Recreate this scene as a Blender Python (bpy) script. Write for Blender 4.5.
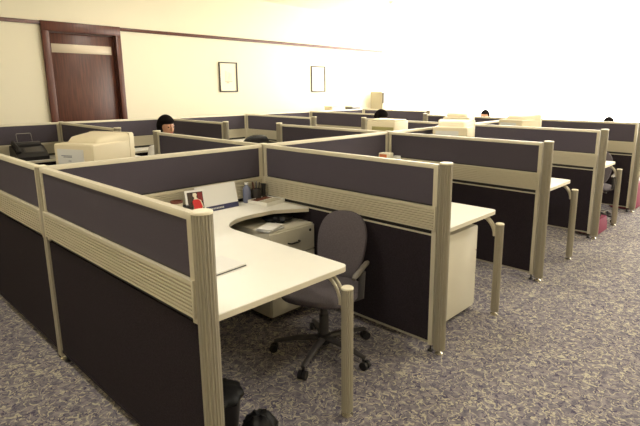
import bpy, bmesh, math, random
from mathutils import Vector, Matrix
random.seed(4)
PI = math.pi
sc = bpy.context.scene
for o in list(bpy.data.objects):
    bpy.data.objects.remove(o)
COL = sc.collection

# ------------------------------------------------------------------ camera
cd = bpy.data.cameras.new('camera')
cam = bpy.data.objects.new('camera', cd)
COL.objects.link(cam)
sc.camera = cam
cd.sensor_width = 36.0
cd.lens = 501.1 / 640 * 36.0
cd.shift_x = -27.66 / 640
cd.shift_y = -19.24 / 640
cd.clip_start = 0.05
cam.location = (1.5275, -0.9247, 1.6328)
cam.rotation_euler = (PI / 2 - 0.2062, 0, 0.7351)

# ------------------------------------------------------------------ world, exposure, daylight
w = bpy.data.worlds.new('world')
sc.world = w
w.use_nodes = True
w.node_tree.nodes['Background'].inputs[0].default_value = (1.0, 0.93, 0.8, 1)
w.node_tree.nodes['Background'].inputs[1].default_value = 0.35
sc.view_settings.view_transform = 'Standard'
sc.view_settings.look = 'None'
sc.view_settings.exposure = 1.42
sc.view_settings.gamma = 1.0
sc.view_settings.use_curve_mapping = False
LAMP = 17.0        # ceiling lamp diffusers
BLIND = 3.2        # sunlit window blinds
sc.cycles.use_denoising = True
sc.cycles.max_bounces = 8


# ------------------------------------------------------------------ materials
def mat(name, col, rough=0.6, metal=0.0, spec=0.5, bump=0.0, bscale=200, var=0.0, vscale=30, emit=0.0, coat=0.0):
    m = bpy.data.materials.new(name)
    m.use_nodes = True
    nt = m.node_tree
    b = nt.nodes['Principled BSDF']
    b.inputs['Base Color'].default_value = (*col, 1)
    b.inputs['Roughness'].default_value = rough
    b.inputs['Metallic'].default_value = metal
    b.inputs['Specular IOR Level'].default_value = spec
    if coat:
        b.inputs['Coat Weight'].default_value = coat
    if emit:
        b.inputs['Emission Color'].default_value = (*col, 1)
        b.inputs['Emission Strength'].default_value = emit
    tc = nt.nodes.new('ShaderNodeTexCoord')
    if var:
        n = nt.nodes.new('ShaderNodeTexNoise')
        n.inputs['Scale'].default_value = vscale
        n.inputs['Detail'].default_value = 3
        nt.links.new(tc.outputs['Object'], n.inputs['Vector'])
        r = nt.nodes.new('ShaderNodeValToRGB')
        r.color_ramp.elements[0].position = 0.3
        r.color_ramp.elements[1].position = 0.7
        r.color_ramp.elements[0].color = (*[c * (1 - var) for c in col], 1)
        r.color_ramp.elements[1].color = (*[min(1, c * (1 + var)) for c in col], 1)
        nt.links.new(n.outputs['Fac'], r.inputs['Fac'])
        nt.links.new(r.outputs['Color'], b.inputs['Base Color'])
    if bump:
        n = nt.nodes.new('ShaderNodeTexNoise')
        n.inputs['Scale'].default_value = bscale
        nt.links.new(tc.outputs['Object'], n.inputs['Vector'])
        bp = nt.nodes.new('ShaderNodeBump')
        bp.inputs['Strength'].default_value = bump
        bp.inputs['Distance'].default_value = 0.002
        nt.links.new(n.outputs['Fac'], bp.inputs['Height'])
        nt.links.new(bp.outputs['Normal'], b.inputs['Normal'])
    return m


def carpet_material():
    m = bpy.data.materials.new('patterned carpet')
    m.use_nodes = True
    nt = m.node_tree
    N, L = nt.nodes, nt.links
    b = N['Principled BSDF']
    b.inputs['Roughness'].default_value = 0.95
    b.inputs['Specular IOR Level'].default_value = 0.1
    tc = N.new('ShaderNodeTexCoord')

    def noise(scale, detail=1.0, dist=0.0, off=0.0):
        mp = N.new('ShaderNodeMapping')
        mp.inputs['Location'].default_value = (off, off * 1.7, off)
        L.new(tc.outputs['Object'], mp.inputs['Vector'])
        n = N.new('ShaderNodeTexNoise')
        n.inputs['Scale'].default_value = scale
        n.inputs['Detail'].default_value = detail
        n.inputs['Distortion'].default_value = dist
        L.new(mp.outputs['Vector'], n.inputs['Vector'])
        return n.outputs['Fac']

    def line(fac, centre, width):
        a = N.new('ShaderNodeMath'); a.operation = 'SUBTRACT'
        L.new(fac, a.inputs[0]); a.inputs[1].default_value = centre
        c = N.new('ShaderNodeMath'); c.operation = 'ABSOLUTE'
        L.new(a.outputs[0], c.inputs[0])
        mr = N.new('ShaderNodeMapRange')
        mr.inputs['From Min'].default_value = width * 0.55
        mr.inputs['From Max'].default_value = width
        mr.inputs['To Min'].default_value = 1
        mr.inputs['To Max'].default_value = 0
        L.new(c.outputs[0], mr.inputs['Value'])
        return mr.outputs['Result']

    def mix(fac, c1, c2):
        x = N.new('ShaderNodeMix'); x.data_type = 'RGBA'
        L.new(fac, x.inputs['Factor'])
        for i, c in ((6, c1), (7, c2)):
            if isinstance(c, tuple):
                x.inputs[i].default_value = (*c, 1)
            else:
                L.new(c, x.inputs[i])
        return x.outputs[2]
    blot = N.new('ShaderNodeMapRange')
    blot.inputs['From Min'].default_value = 0.42
    blot.inputs['From Max'].default_value = 0.58
    L.new(noise(24, 2), blot.inputs['Value'])
    base = mix(blot.outputs['Result'], CARPET[0], CARPET[1])
    c1 = mix(line(noise(19, 1.2, 0.9, 3.1), 0.5, 0.036), base, CARPET[2])
    c2 = mix(line(noise(27, 1.0, 0.7, 7.7), 0.47, 0.026), c1, CARPET[3])
    fz = mix(noise(420, 2), (0.45, 0.45, 0.45), (1.0, 1.0, 1.0))
    mu = N.new('ShaderNodeMix'); mu.data_type = 'RGBA'; mu.blend_type = 'MULTIPLY'
    mu.inputs['Factor'].default_value = 0.6
    L.new(c2, mu.inputs[6]); L.new(fz, mu.inputs[7])
    L.new(mu.outputs[2], b.inputs['Base Color'])
    bp = N.new('ShaderNodeBump')
    bp.inputs['Strength'].default_value = 0.5
    bp.inputs['Distance'].default_value = 0.004
    L.new(noise(300, 2), bp.inputs['Height'])
    L.new(bp.outputs['Normal'], b.inputs['Normal'])
    return m


def wood_material(name, c1, c2, rough=0.35):
    m = bpy.data.materials.new(name)
    m.use_nodes = True
    nt = m.node_tree
    N, L = nt.nodes, nt.links
    b = N['Principled BSDF']
    b.inputs['Roughness'].default_value = rough
    tc = N.new('ShaderNodeTexCoord')
    mp = N.new('ShaderNodeMapping')
    mp.inputs['Scale'].default_value = (14, 14, 1.0)
    L.new(tc.outputs['Object'], mp.inputs['Vector'])
    n = N.new('ShaderNodeTexNoise')
    n.inputs['Scale'].default_value = 3
    n.inputs['Detail'].default_value = 5
    L.new(mp.outputs['Vector'], n.inputs['Vector'])
    r = N.new('ShaderNodeValToRGB')
    r.color_ramp.elements[0].position = 0.35
    r.color_ramp.elements[1].position = 0.7
    r.color_ramp.elements[0].color = (*c1, 1)
    r.color_ramp.elements[1].color = (*c2, 1)
    L.new(n.outputs['Fac'], r.inputs['Fac'])
    L.new(r.outputs['Color'], b.inputs['Base Color'])
    return m


CARPET = [(0.20, 0.18, 0.215), (0.33, 0.30, 0.31), (0.58, 0.53, 0.41), (0.10, 0.09, 0.145)]
M = {}
M['carpet'] = carpet_material()
M['wall'] = mat('cream painted plaster', (0.82, 0.76, 0.59), 0.85, bump=0.1, bscale=60)
M['ceiling'] = mat('cream ceiling paint', (0.82, 0.77, 0.62), 0.9)
M['wood'] = wood_material('dark red wood', (0.066, 0.019, 0.012), (0.125, 0.038, 0.022))
M['trimwood'] = wood_material('red brown rail wood', (0.075, 0.018, 0.011), (0.12, 0.032, 0.018))
M['fabric'] = mat('charcoal violet panel cloth', (0.088, 0.076, 0.096), 0.95, spec=0.15, bump=0.6, bscale=700, var=0.22, vscale=220)
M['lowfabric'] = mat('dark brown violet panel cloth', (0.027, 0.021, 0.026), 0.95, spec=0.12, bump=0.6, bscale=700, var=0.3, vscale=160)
M['rail'] = mat('beige coated aluminium', (0.62, 0.57, 0.44), 0.42, metal=0.15)
M['band'] = mat('beige slotted aluminium', (0.60, 0.55, 0.42), 0.5, metal=0.1)
M['post'] = mat('champagne aluminium', (0.42, 0.385, 0.30), 0.42, metal=0.35)
M['cap'] = mat('cream post cap', (0.75, 0.69, 0.52), 0.4)
M['chrome'] = mat('bright foot metal', (0.8, 0.75, 0.62), 0.22, metal=0.9)
M['top'] = mat('cream laminate', (0.90, 0.88, 0.80), 0.38, var=0.01, vscale=8)
M['edge'] = mat('beige edge band', (0.62, 0.57, 0.44), 0.5)
M['cab'] = mat('cream steel', (0.66, 0.62, 0.50), 0.5)
M['cabline'] = mat('brown cabinet plinth', (0.07, 0.06, 0.045), 0.6)
M['black'] = mat('black plastic', (0.014, 0.012, 0.013), 0.45)
M['darkgrey'] = mat('dark grey plastic', (0.05, 0.045, 0.045), 0.5)
M['armgrey'] = mat('worn grey armrest plastic', (0.13, 0.115, 0.095), 0.5)
M['chair'] = mat('dark grey chair cloth', (0.115, 0.10, 0.112), 0.95, spec=0.15, bump=0.5, bscale=500, var=0.15, vscale=150)
M['bag'] = mat('black bag film', (0.005, 0.005, 0.006), 0.5, spec=0.3)
M['crt'] = mat('aged beige monitor plastic', (0.68, 0.60, 0.42), 0.5)
M['crtside'] = mat('beige vent plastic', (0.40, 0.35, 0.24), 0.6)
M['label'] = mat('pale grey sticker', (0.62, 0.62, 0.60), 0.5)
M['ink'] = mat('grey ink', (0.16, 0.17, 0.22), 0.7)
M['glass'] = mat('dark screen glass', (0.02, 0.025, 0.03), 0.08)
M['white'] = mat('white paper', (0.85, 0.84, 0.80), 0.7)
M['navy'] = mat('navy card', (0.035, 0.035, 0.10), 0.6)
M['red'] = mat('red cloth print', (0.65, 0.03, 0.03), 0.6)
M['darkphoto'] = mat('dark photo background', (0.05, 0.03, 0.02), 0.5)
M['maroon'] = mat('maroon print', (0.22, 0.02, 0.02), 0.5)
M['skin'] = mat('skin', (0.52, 0.27, 0.16), 0.5)
M['hair'] = mat('black hair', (0.008, 0.006, 0.006), 0.95, spec=0.05, bump=0.6, bscale=90)
M['lip'] = mat('lips', (0.35, 0.10, 0.08), 0.5)
M['shirt'] = mat('white shirt cloth', (0.80, 0.79, 0.76), 0.9)
M['shirtdark'] = mat('navy shirt cloth', (0.03, 0.03, 0.06), 0.9)
M['trousers'] = mat('dark trousers cloth', (0.03, 0.03, 0.04), 0.9)
M['magenta'] = mat('magenta fabric', (0.17, 0.005, 0.038), 0.7, bump=0.3, bscale=60)
M['bottle'] = mat('blue grey plastic', (0.20, 0.22, 0.33), 0.3)
M['copper'] = mat('brown rim', (0.16, 0.05, 0.03), 0.5)
M['orange'] = mat('orange box card', (0.60, 0.16, 0.05), 0.6)
M['frame'] = mat('black brown picture frame', (0.03, 0.018, 0.012), 0.4)
M['sketch'] = mat('faint brown pencil', (0.58, 0.47, 0.32), 0.8)
M['mount'] = mat('ivory picture mount', (0.86, 0.80, 0.62), 0.7)
M['olive'] = mat('olive plastic', (0.30, 0.27, 0.10), 0.6)
M['slit'] = mat('brushed pale metal strip', (0.55, 0.47, 0.36), 0.45, metal=0.3)
M['blind'] = mat('sunlit window blind', (1.0, 0.97, 0.90), 0.9, emit=BLIND)
M['diffuser'] = mat('lit lamp diffuser', (1.0, 0.93, 0.80), 0.6, emit=LAMP)
M['winframe'] = mat('white window frame', (0.85, 0.83, 0.76), 0.5)
M['steel'] = mat('grey steel', (0.35, 0.33, 0.30), 0.35, metal=0.7)


# ------------------------------------------------------------------ mesh builder
class MB:
    def __init__(s):
        s.bm = bmesh.new()
        s.mi = 0

    def _tag(s, f0):
        s.bm.faces.ensure_lookup_table()
        for f in s.bm.faces[f0:]:
            f.material_index = s.mi

    def box(s, x0, x1, y0, y1, z0, z1, bev=0.0, seg=2, mx=None):
        f0 = len(s.bm.faces)
        r = bmesh.ops.create_cube(s.bm, size=1)
        vs = r['verts']
        for v in vs:
            v.co = Vector(((x0 + x1) / 2 + v.co.x * (x1 - x0), (y0 + y1) / 2 + v.co.y * (y1 - y0), (z0 + z1) / 2 + v.co.z * (z1 - z0)))
        if bev > 0:
            es = list({e for v in vs for e in v.link_edges})
            rr = bmesh.ops.bevel(s.bm, geom=es, offset=bev, segments=seg, affect='EDGES', profile=0.5)
            vs = list({v for f in rr['faces'] for v in f.verts} | {v for v in vs if v.is_valid})
        if mx is not None:
            for v in vs:
                v.co = mx @ v.co
        s._tag(f0)
        return s

    def loft(s, secs, cap=True):
        """secs: list of rings (lists of points, same length)"""
        f0 = len(s.bm.faces)
        rings = [[s.bm.verts.new(p) for p in ring] for ring in secs]
        n = len(rings[0])
        for a, b in zip(rings, rings[1:]):
            for i in range(n):
                j = (i + 1) % n
                try:
                    s.bm.faces.new((a[i], a[j], b[j], b[i]))
                except ValueError:
                    pass
        if cap:
            s.bm.faces.new(list(reversed(rings[0])))
            s.bm.faces.new(rings[-1])
        s._tag(f0)
        return s

    def prism(s, poly, z0, z1):
        return s.loft([[(x, y, z0) for x, y in poly], [(x, y, z1) for x, y in poly]])

    def extr(s, prof, a, b, axis='x'):
        """profile (u,v) swept along axis between a and b; for x: (y,z), for y: (x,z)"""
        if axis == 'x':
            return s.loft([[(a, u, v) for u, v in prof], [(b, u, v) for u, v in prof]])
        return s.loft([[(u, a, v) for u, v in prof], [(u, b, v) for u, v in prof]])

    def lathe(s, prof, c=(0, 0, 0), seg=24):
        secs = [[(c[0] + max(r, 1e-4) * math.cos(2 * PI * k / seg), c[1] + max(r, 1e-4) * math.sin(2 * PI * k / seg), c[2] + z) for k in range(seg)] for r, z in prof]
        return s.loft(secs)

    def tube(s, pts, r, seg=10, flat=None):
        pts = [Vector(p) for p in pts]
        rs = r if isinstance(r, (list, tuple)) else [r] * len(pts)
        secs = []
        up = None
        for i, p in enumerate(pts):
            d = (pts[min(i + 1, len(pts) - 1)] - pts[max(i - 1, 0)]).normalized()
            if up is None:
                up = Vector((0, 0, 1)) if abs(d.z) < 0.9 else Vector((1, 0, 0))
            sd = d.cross(up).normalized()
            u2 = sd.cross(d).normalized()
            up = u2
            fx = flat or (1, 1)
            secs.append([tuple(p + sd * math.cos(2 * PI * k / seg) * rs[i] * fx[0] + u2 * math.sin(2 * PI * k / seg) * rs[i] * fx[1]) for k in range(seg)])
        return s.loft(secs)

    def ell(s, c, r, seg=20, rings=12, fn=None):
        secs = []
        for i in range(rings + 1):
            t = -PI / 2 + PI * i / rings
            ring = []
            for k in range(seg):
                a = 2 * PI * k / seg
                n = Vector((max(math.cos(t), 1e-3) * math.cos(a), max(math.cos(t), 1e-3) * math.sin(a), math.sin(t)))
                p = Vector((n.x * r[0], n.y * r[1], n.z * r[2]))
                if fn:
                    p = fn(n, p)
                ring.append(tuple(Vector(c) + p))
            secs.append(ring)
        return s.loft(secs)

    def build(s, name, m, parent=None, smooth=40):
        bmesh.ops.remove_doubles(s.bm, verts=s.bm.verts, dist=1e-5)
        bmesh.ops.recalc_face_normals(s.bm, faces=s.bm.faces)
        me = bpy.data.meshes.new(name)
        s.bm.to_mesh(me)
        s.bm.free()
        for k in (m if isinstance(m, (list, tuple)) else [m]):
            me.materials.append(M[k])
        if smooth:
            me.shade_smooth()
            me.set_sharp_from_angle(angle=math.radians(smooth))
        o = bpy.data.objects.new(name, me)
        COL.objects.link(o)
        if parent is not None:
            o.parent = parent
        return o


def thing(name, label, cat, loc=(0, 0, 0), rz=0.0, group=None):
    o = bpy.data.objects.new(name, None)
    o.empty_display_size = 0.1
    COL.objects.link(o)
    o.location = loc
    o.rotation_euler = (0, 0, rz)
    o['label'] = label
    o['category'] = cat
    if group:
        o['group'] = group
    return o


def tag(o, label, cat, group=None, loc=None, rz=None):
    o['label'] = label
    o['category'] = cat
    if group:
        o['group'] = group
    if loc is not None:
        o.location = loc
    if rz is not None:
        o.rotation_euler = (0, 0, rz)
    return o


def struct(o):
    o['kind'] = 'structure'
    return o


def children(o):
    return [c for c in list(COL.objects) if c.parent == o]


def dup(root, loc, rz, label, group=None, parent=None, scale=None):
    r = root.copy()
    COL.objects.link(r)
    if parent is not None:
        r.parent = parent
    else:
        r.location = loc
        r.rotation_euler = (0, 0, rz)
        r['label'] = label
        if scale:
            r.scale = (scale,) * 3
        if group:
            r['group'] = group
    for c in children(root):
        dup(c, None, None, None, None, parent=r)
    return r


def rrect(w, h, r, n=4, cx=0, cy=0):
    pts = []
    for sx, sy, a0 in ((1, 1, 0), (-1, 1, 90), (-1, -1, 180), (1, -1, 270)):
        for k in range(n + 1):
            a = math.radians(a0 + 90 * k / n)
            pts.append((cx + sx * (w / 2 - r) + r * math.cos(a), cy + sy * (h / 2 - r) + r * math.sin(a)))
    return pts


# ------------------------------------------------------------------ room shell
X0, X1, Y0, Y1, ZC = -7.0, 4.6, -3.2, 9.9, 3.386
T = 0.15
struct(MB().box(X0 - T, X1 + T, Y0 - T, Y1 + T, -0.12, 0).build('floor', 'carpet'))
struct(MB().box(X0 - T, X1 + T, Y0 - T, Y1 + T, ZC, ZC + 0.15).build('ceiling', 'ceiling'))
DY0, DY1, DZ = 1.835, 2.865, 2.51     # door opening
b = MB()
b.box(X0 - T, X0, Y0 - T, DY0, 0, ZC)
b.box(X0 - T, X0, DY1, Y1 + T, 0, ZC)
b.box(X0 - T, X0, DY0, DY1, DZ, ZC)
struct(b.build('wall_back', 'wall', smooth=0))
struct(MB().box(X1, X1 + T, Y0 - T, Y1 + T, 0, ZC).build('wall_near', 'wall'))
struct(MB().box(X0, X1, Y0 - T, Y0, 0, ZC).build('wall_left', 'wall'))
WZ0, WZ1, WX0, WX1 = 0.85, 3.25, -6.93, 4.4
b = MB()
b.box(X0, X1, Y1, Y1 + T, 0, WZ0)
b.box(X0, X1, Y1, Y1 + T, WZ1, ZC)
b.box(X0, WX0, Y1, Y1 + T, WZ0, WZ1)
b.box(WX1, X1, Y1, Y1 + T, WZ0, WZ1)
struct(b.build('wall_right', 'wall', smooth=0))
wn = struct(MB().box(X0 + 0.004, X1 - 0.004, Y1 - 0.030, Y1 - 0.022, WZ0 - 0.1, ZC - 0.004).build('window_1', 'blind'))
b = MB()
b.box(WX0, WX1, Y1 + 0.02, Y1 + 0.10, WZ0, WZ0 + 0.05)
b.box(WX0, WX1, Y1 + 0.02, Y1 + 0.10, WZ1 - 0.05, WZ1)
b.box(WX0, WX0 + 0.05, Y1 + 0.02, Y1 + 0.10, WZ0 + 0.05, WZ1 - 0.05)
b.box(WX1 - 0.05, WX1, Y1 + 0.02, Y1 + 0.10, WZ0 + 0.05, WZ1 - 0.05)
b.build('window_frame', 'winframe', wn)
# picture rail: two runs, left and right of the door casing
CY0, CY1, CZ = 1.76, 2.925, 2.60
struct(MB().box(X0, X0 + 0.03, Y0, CY0, 2.562, 2.615, 0.006).build('trim_1', 'trimwood'))
struct(MB().box(X0, X0 + 0.03, CY1, Y1, 2.562, 2.615, 0.006).build('trim_2', 'trimwood'))
struct(MB().box(X0, X0 + 0.02, Y0, CY0, 0, 0.10).build('baseboard_back', 'trimwood'))
struct(MB().box(X0, X0 + 0.02, CY1, Y1, 0, 0.10).build('baseboard_back', 'trimwood'))

# door: casing, jamb, leaf, pale strip
d = thing('door_1', 'dark red brown wooden door', 'door', (X0, 0, 0))
del d['label'], d['category']
d['kind'] = 'structure'
b = MB()
b.box(-0.01, 0.045, CY0, DY0 + 0.025, 0, DZ - 0.031, 0.004)
b.box(-0.01, 0.045, DY1 - 0.025, CY1, 0, DZ - 0.031, 0.004)
b.box(-0.01, 0.045, CY0, CY1, DZ - 0.03, CZ + 0.02, 0.004)
b.build('casing', 'trimwood', d)
b = MB()
b.box(-0.13, -0.012, DY0 + 0.001, DY0 + 0.04, 0, DZ - 0.001)
b.box(-0.13, -0.012, DY1 - 0.04, DY1 - 0.001, 0, DZ - 0.001)
b.box(-0.13, -0.012, DY0 + 0.04, DY1 - 0.04, DZ - 0.04, DZ - 0.001)
b.build('jamb', 'wood', d)
lf = MB().box(-0.09, -0.045, DY0 + 0.043, DY1 - 0.043, 0.01, DZ - 0.044, 0.003).build('door_leaf', 'wood', d)
MB().box(-0.044, -0.038, 1.895, DY1 - 0.075, 2.175, 2.305, 0.002).build('vision_strip', 'slit', lf)
b = MB()
b.lathe([(0.026, 0), (0.026, 0.006), (0.010, 0.008), (0.010, 0.03)], seg=16)
hd = b.build('door_handle', 'steel', lf)
hd.location = (-0.044, 2.80, 1.02)
hd.rotation_euler = (0, PI / 2, 0)
lv = MB().tube([(0, 0, 0.03), (0, -0.05, 0.034), (0, -0.11, 0.03)], 0.009).build('lever', 'steel', hd)

# ceiling lamps
def ceiling_lamp():
    t = thing('ceiling_light', '', 'ceiling light', (0, 0, ZC), 0, 'round ceiling lights')
    MB().lathe([(0.33, 0), (0.33, -0.03), (0.30, -0.045), (0.29, -0.03), (0.29, -0.002)], seg=40).build('frame', 'winframe', t)
    MB().lathe([(0.288, -0.010), (0.288, -0.018), (0.20, -0.020), (0.10, -0.021), (0.001, -0.021)], seg=40).build('diffuser', 'diffuser', t)
    return t
lamp0 = ceiling_lamp()
lamp_spots = [(-4.93, 6.93, 'round ceiling light cut by the top edge of the picture'),
              (-1.6, 6.93, 'round ceiling light above the far end of the cubicle block'),
              (1.8, 6.93, 'round ceiling light above the far end of the carpeted aisle'),
              (-4.93, 3.2, 'round ceiling light above the walkway in front of the door'),
              (-1.6, 3.2, 'round ceiling light above the middle of the cubicle block'),
              (1.8, 3.2, 'round ceiling light above the middle of the carpeted aisle'),
              (-1.6, -0.6, 'added round ceiling light, out of view above the nearest desk'),  # unseen lamp, added to brighten the foreground desk and partitions
              (1.8, -0.6, 'added round ceiling light, out of view above the near end of the carpeted aisle')]  # also unseen, added to lift the light on the near carpet and panels
for i, (x, y, lb) in enumerate(lamp_spots):
    if i == 0:
        lamp0.location = (x, y, ZC)
        lamp0['label'] = lb
    else:
        dup(lamp0, (x, y, ZC), 0, lb)
t = MB().lathe([(0.05, 0), (0.05, -0.02), (0.03, -0.045), (0.001, -0.05)], seg=16).build('smoke_detector', 'winframe')
tag(t, 'small white smoke detector on the ceiling beside the round light', 'smoke detector', loc=(-5.1, 7.75, ZC))


# ------------------------------------------------------------------ cubicle partitions
H = 1.2
GP = 'cubicle partition panels'


def band_profile(half):
    """slotted rail: fine ridges on both faces, z from 0.80 to 0.945"""
    z0, z1 = 0.80, 0.945
    n = 8
    right = [(half, z0), ]
    st = (z1 - z0 - 0.02) / n
    z = z0 + 0.010
    pts = [(half, z0), (half, z)]
    for k in range(n):
        pts += [(half - 0.009, z + st * 0.10), (half - 0.009, z + st * 0.40), (half, z + st * 0.52), (half, z + st)]
        z += st
    pts += [(half, z1)]
    left = [(-u, v) for u, v in reversed(pts)]
    return pts + left


BP = band_profile(0.030)


def panel(axis, a, c, bnd, label, ga=0.04, gb=0.04, group=GP, name='partition_panel', plain=False):
    """partition between a and bnd along axis; c is the fixed coordinate; ga, gb clear the posts"""
    if axis == 'x':
        t = thing(name, label, 'partition', (min(a, bnd), c, 0), 0, group)
    else:
        t = thing(name, label, 'partition', (c, min(a, bnd), 0), PI / 2, group)
    n = abs(bnd - a)
    x0, x1 = ga, n - gb
    MB().box(x0 + 0.028, x1 - 0.028, -0.014, 0.014, 0.955, 1.176).build('upper_screen', 'fabric', t)
    MB().extr([(-0.020, 1.174), (0.020, 1.174), (0.020, 1.194), (0.015, 1.2), (-0.015, 1.2), (-0.020, 1.194)], x0, x1).build('top_rail', 'rail', t)
    zt = 0.775 if plain else 0.05
    for xx in (x0, x1 - 0.03):
        MB().box(xx, xx + 0.03, -0.020, 0.020, zt, 1.174).build('side_trim', 'rail', t)
    sl = MB().extr(BP, x0 + 0.012, x1 - 0.012).build('slotted_rail', 'band', t)
    b = MB()
    b.box(x0 + 0.002, x0 + 0.012, -0.032, 0.032, 0.797, 0.948, 0.003)
    b.build('end_cap', 'rail', sl)
    b = MB()
    b.box(x1 - 0.012, x1 - 0.002, -0.032, 0.032, 0.797, 0.948, 0.003)
    b.build('end_cap', 'rail', sl)
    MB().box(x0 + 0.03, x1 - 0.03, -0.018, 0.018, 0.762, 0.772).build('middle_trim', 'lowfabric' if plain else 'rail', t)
    MB().box(x0 + 0.03, x1 - 0.03, -0.010, 0.010, 0.772, 0.955).build('core', 'black', t)
    k = 0.0 if plain else 0.03
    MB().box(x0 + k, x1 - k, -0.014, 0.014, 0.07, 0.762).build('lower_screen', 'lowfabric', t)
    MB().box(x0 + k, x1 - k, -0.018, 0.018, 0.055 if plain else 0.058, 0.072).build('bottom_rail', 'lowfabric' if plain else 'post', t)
    for xx in (x0 + 0.02, x1 - 0.02):
        MB().lathe([(0.018, 0), (0.018, 0.008), (0.006, 0.012), (0.006, 0.052)], (xx, 0, 0), 12).build('leveling_foot', 'black', t)
    return t


def fluted(r, n=18, dep=0.0035, sub=4):
    pts = []
    for k in range(n * sub):
        a = 2 * PI * k / (n * sub)
        ph = (k % sub) / sub
        rr = r - (dep if ph in (0.0, 0.25) else 0)
        pts.append((rr * math.cos(a), rr * math.sin(a)))
    return pts


def end_post_proto():
    t = thing('end_post', '', 'post', (0, 0, 0), 0, 'fluted end posts')
    b = MB()
    p = fluted(0.038, 18, 0.008)
    b.loft([[(x, y, 0.035) for x, y in p], [(x, y, 1.205) for x, y in p]])
    b.build('fluted_column', 'post', t, smooth=25)
    MB().lathe([(0.0395, 1.205), (0.0395, 1.211), (0.036, 1.215), (0.001, 1.216)], seg=28).build('cap', 'cap', t)
    MB().lathe([(0.020, 0.0), (0.026, 0.003), (0.026, 0.008), (0.016, 0.014), (0.010, 0.018), (0.010, 0.036)], seg=20).build('foot', 'chrome', t)
    return t


def node_post_proto():
    t = thing('junction_post', '', 'post', (0, 0, 0), 0, 'junction posts of the partitions')
    b = MB()
    prof = []
    s = 0.026
    # square with two grooves per side
    side = [(-s, s), (-s * 0.45, s), (-s * 0.38, s - 0.004), (-s * 0.15, s - 0.004), (-s * 0.08, s), (s * 0.08, s), (s * 0.15, s - 0.004), (s * 0.38, s - 0.004), (s * 0.45, s)]
    for q in range(4):
        a = -q * PI / 2
        for x, y in side:
            prof.append((x * math.cos(a) - y * math.sin(a), x * math.sin(a) + y * math.cos(a)))
    b.loft([[(x, y, 0.03) for x, y in prof], [(x, y, 1.196) for x, y in prof]])
    b.build('grooved_column', 'post', t, smooth=25)
    MB().box(-0.027, 0.027, -0.027, 0.027, 1.196, 1.207, 0.004).build('cap', 'cap', t)
    MB().lathe([(0.018, 0.0), (0.024, 0.003), (0.024, 0.008), (0.012, 0.014), (0.009, 0.018), (0.009, 0.031)], seg=20).build('foot', 'chrome', t)
    return t


EP, NP = end_post_proto(), node_post_proto()
used = {'e': False, 'n': False}


def post(kind, x, y, label):
    p = EP if kind == 'e' else NP
    if not used[kind]:
        used[kind] = True
        p.location = (x, y, 0)
        p['label'] = label
        return p
    return dup(p, (x, y, 0), 0, label)


YW = [0.0, 1.5973, 3.2324, 4.8882, 6.5434, 8.2]
XA = [0.0, 0.02, -0.003, -0.034, -0.04, -0.04]
XS, XB = -1.6664, -3.40
XF = -5.84
YF = [-0.05, 1.509, 2.927, 4.5435, 6.1212, 7.75]
XFE = -4.12
ordn = ['nearest', 'second', 'third', 'fourth', 'fifth', 'sixth']
for i, y in enumerate(YW[:5]):
    post('e', XA[i], y, 'fluted aluminium end post of the %s cross partition, on the carpeted aisle side' % ordn[i])
    post('n', XS, y, 'grooved junction post in the middle of the %s cross partition' % ordn[i])
    post('e', XB, y, 'fluted end post of the %s cross partition, on the side towards the picture wall' % ordn[i])
    panel('x', XS, y, XA[i], 'dark cloth partition of the %s cross row, between its junction post and the open aisle' % ordn[i], 0.029, 0.042, plain=i == 0)
    panel('x', XB, y, XS, 'dark cloth partition of the %s cross row, on the side towards the wooden door' % ordn[i], 0.042, 0.029, plain=i == 0)
for i in range(4):
    panel('y', YW[i], XS, YW[i + 1], 'dark cloth partition behind the L-shaped desk of the %s aisle cubicle' % ordn[i], 0.029, 0.029)
for i, y in enumerate(YF):
    post('n', XF, y, 'grooved junction post of the back partition line by the picture wall, %s from the left' % ordn[i])
    if i == 0:
        continue
    post('e', XFE, y, 'fluted end post of the back row, %s of its short partitions from the left' % ordn[i - 1])
    panel('x', XF, y, XFE, 'short dark partition jutting from the back partition line, %s from the left' % ordn[i - 1], 0.029, 0.042)
for i in range(5):
    panel('y', YF[i], XF, YF[i + 1], 'dark cloth partition of the back line by the picture wall, %s from the left' % ordn[i], 0.029, 0.029)


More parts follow.
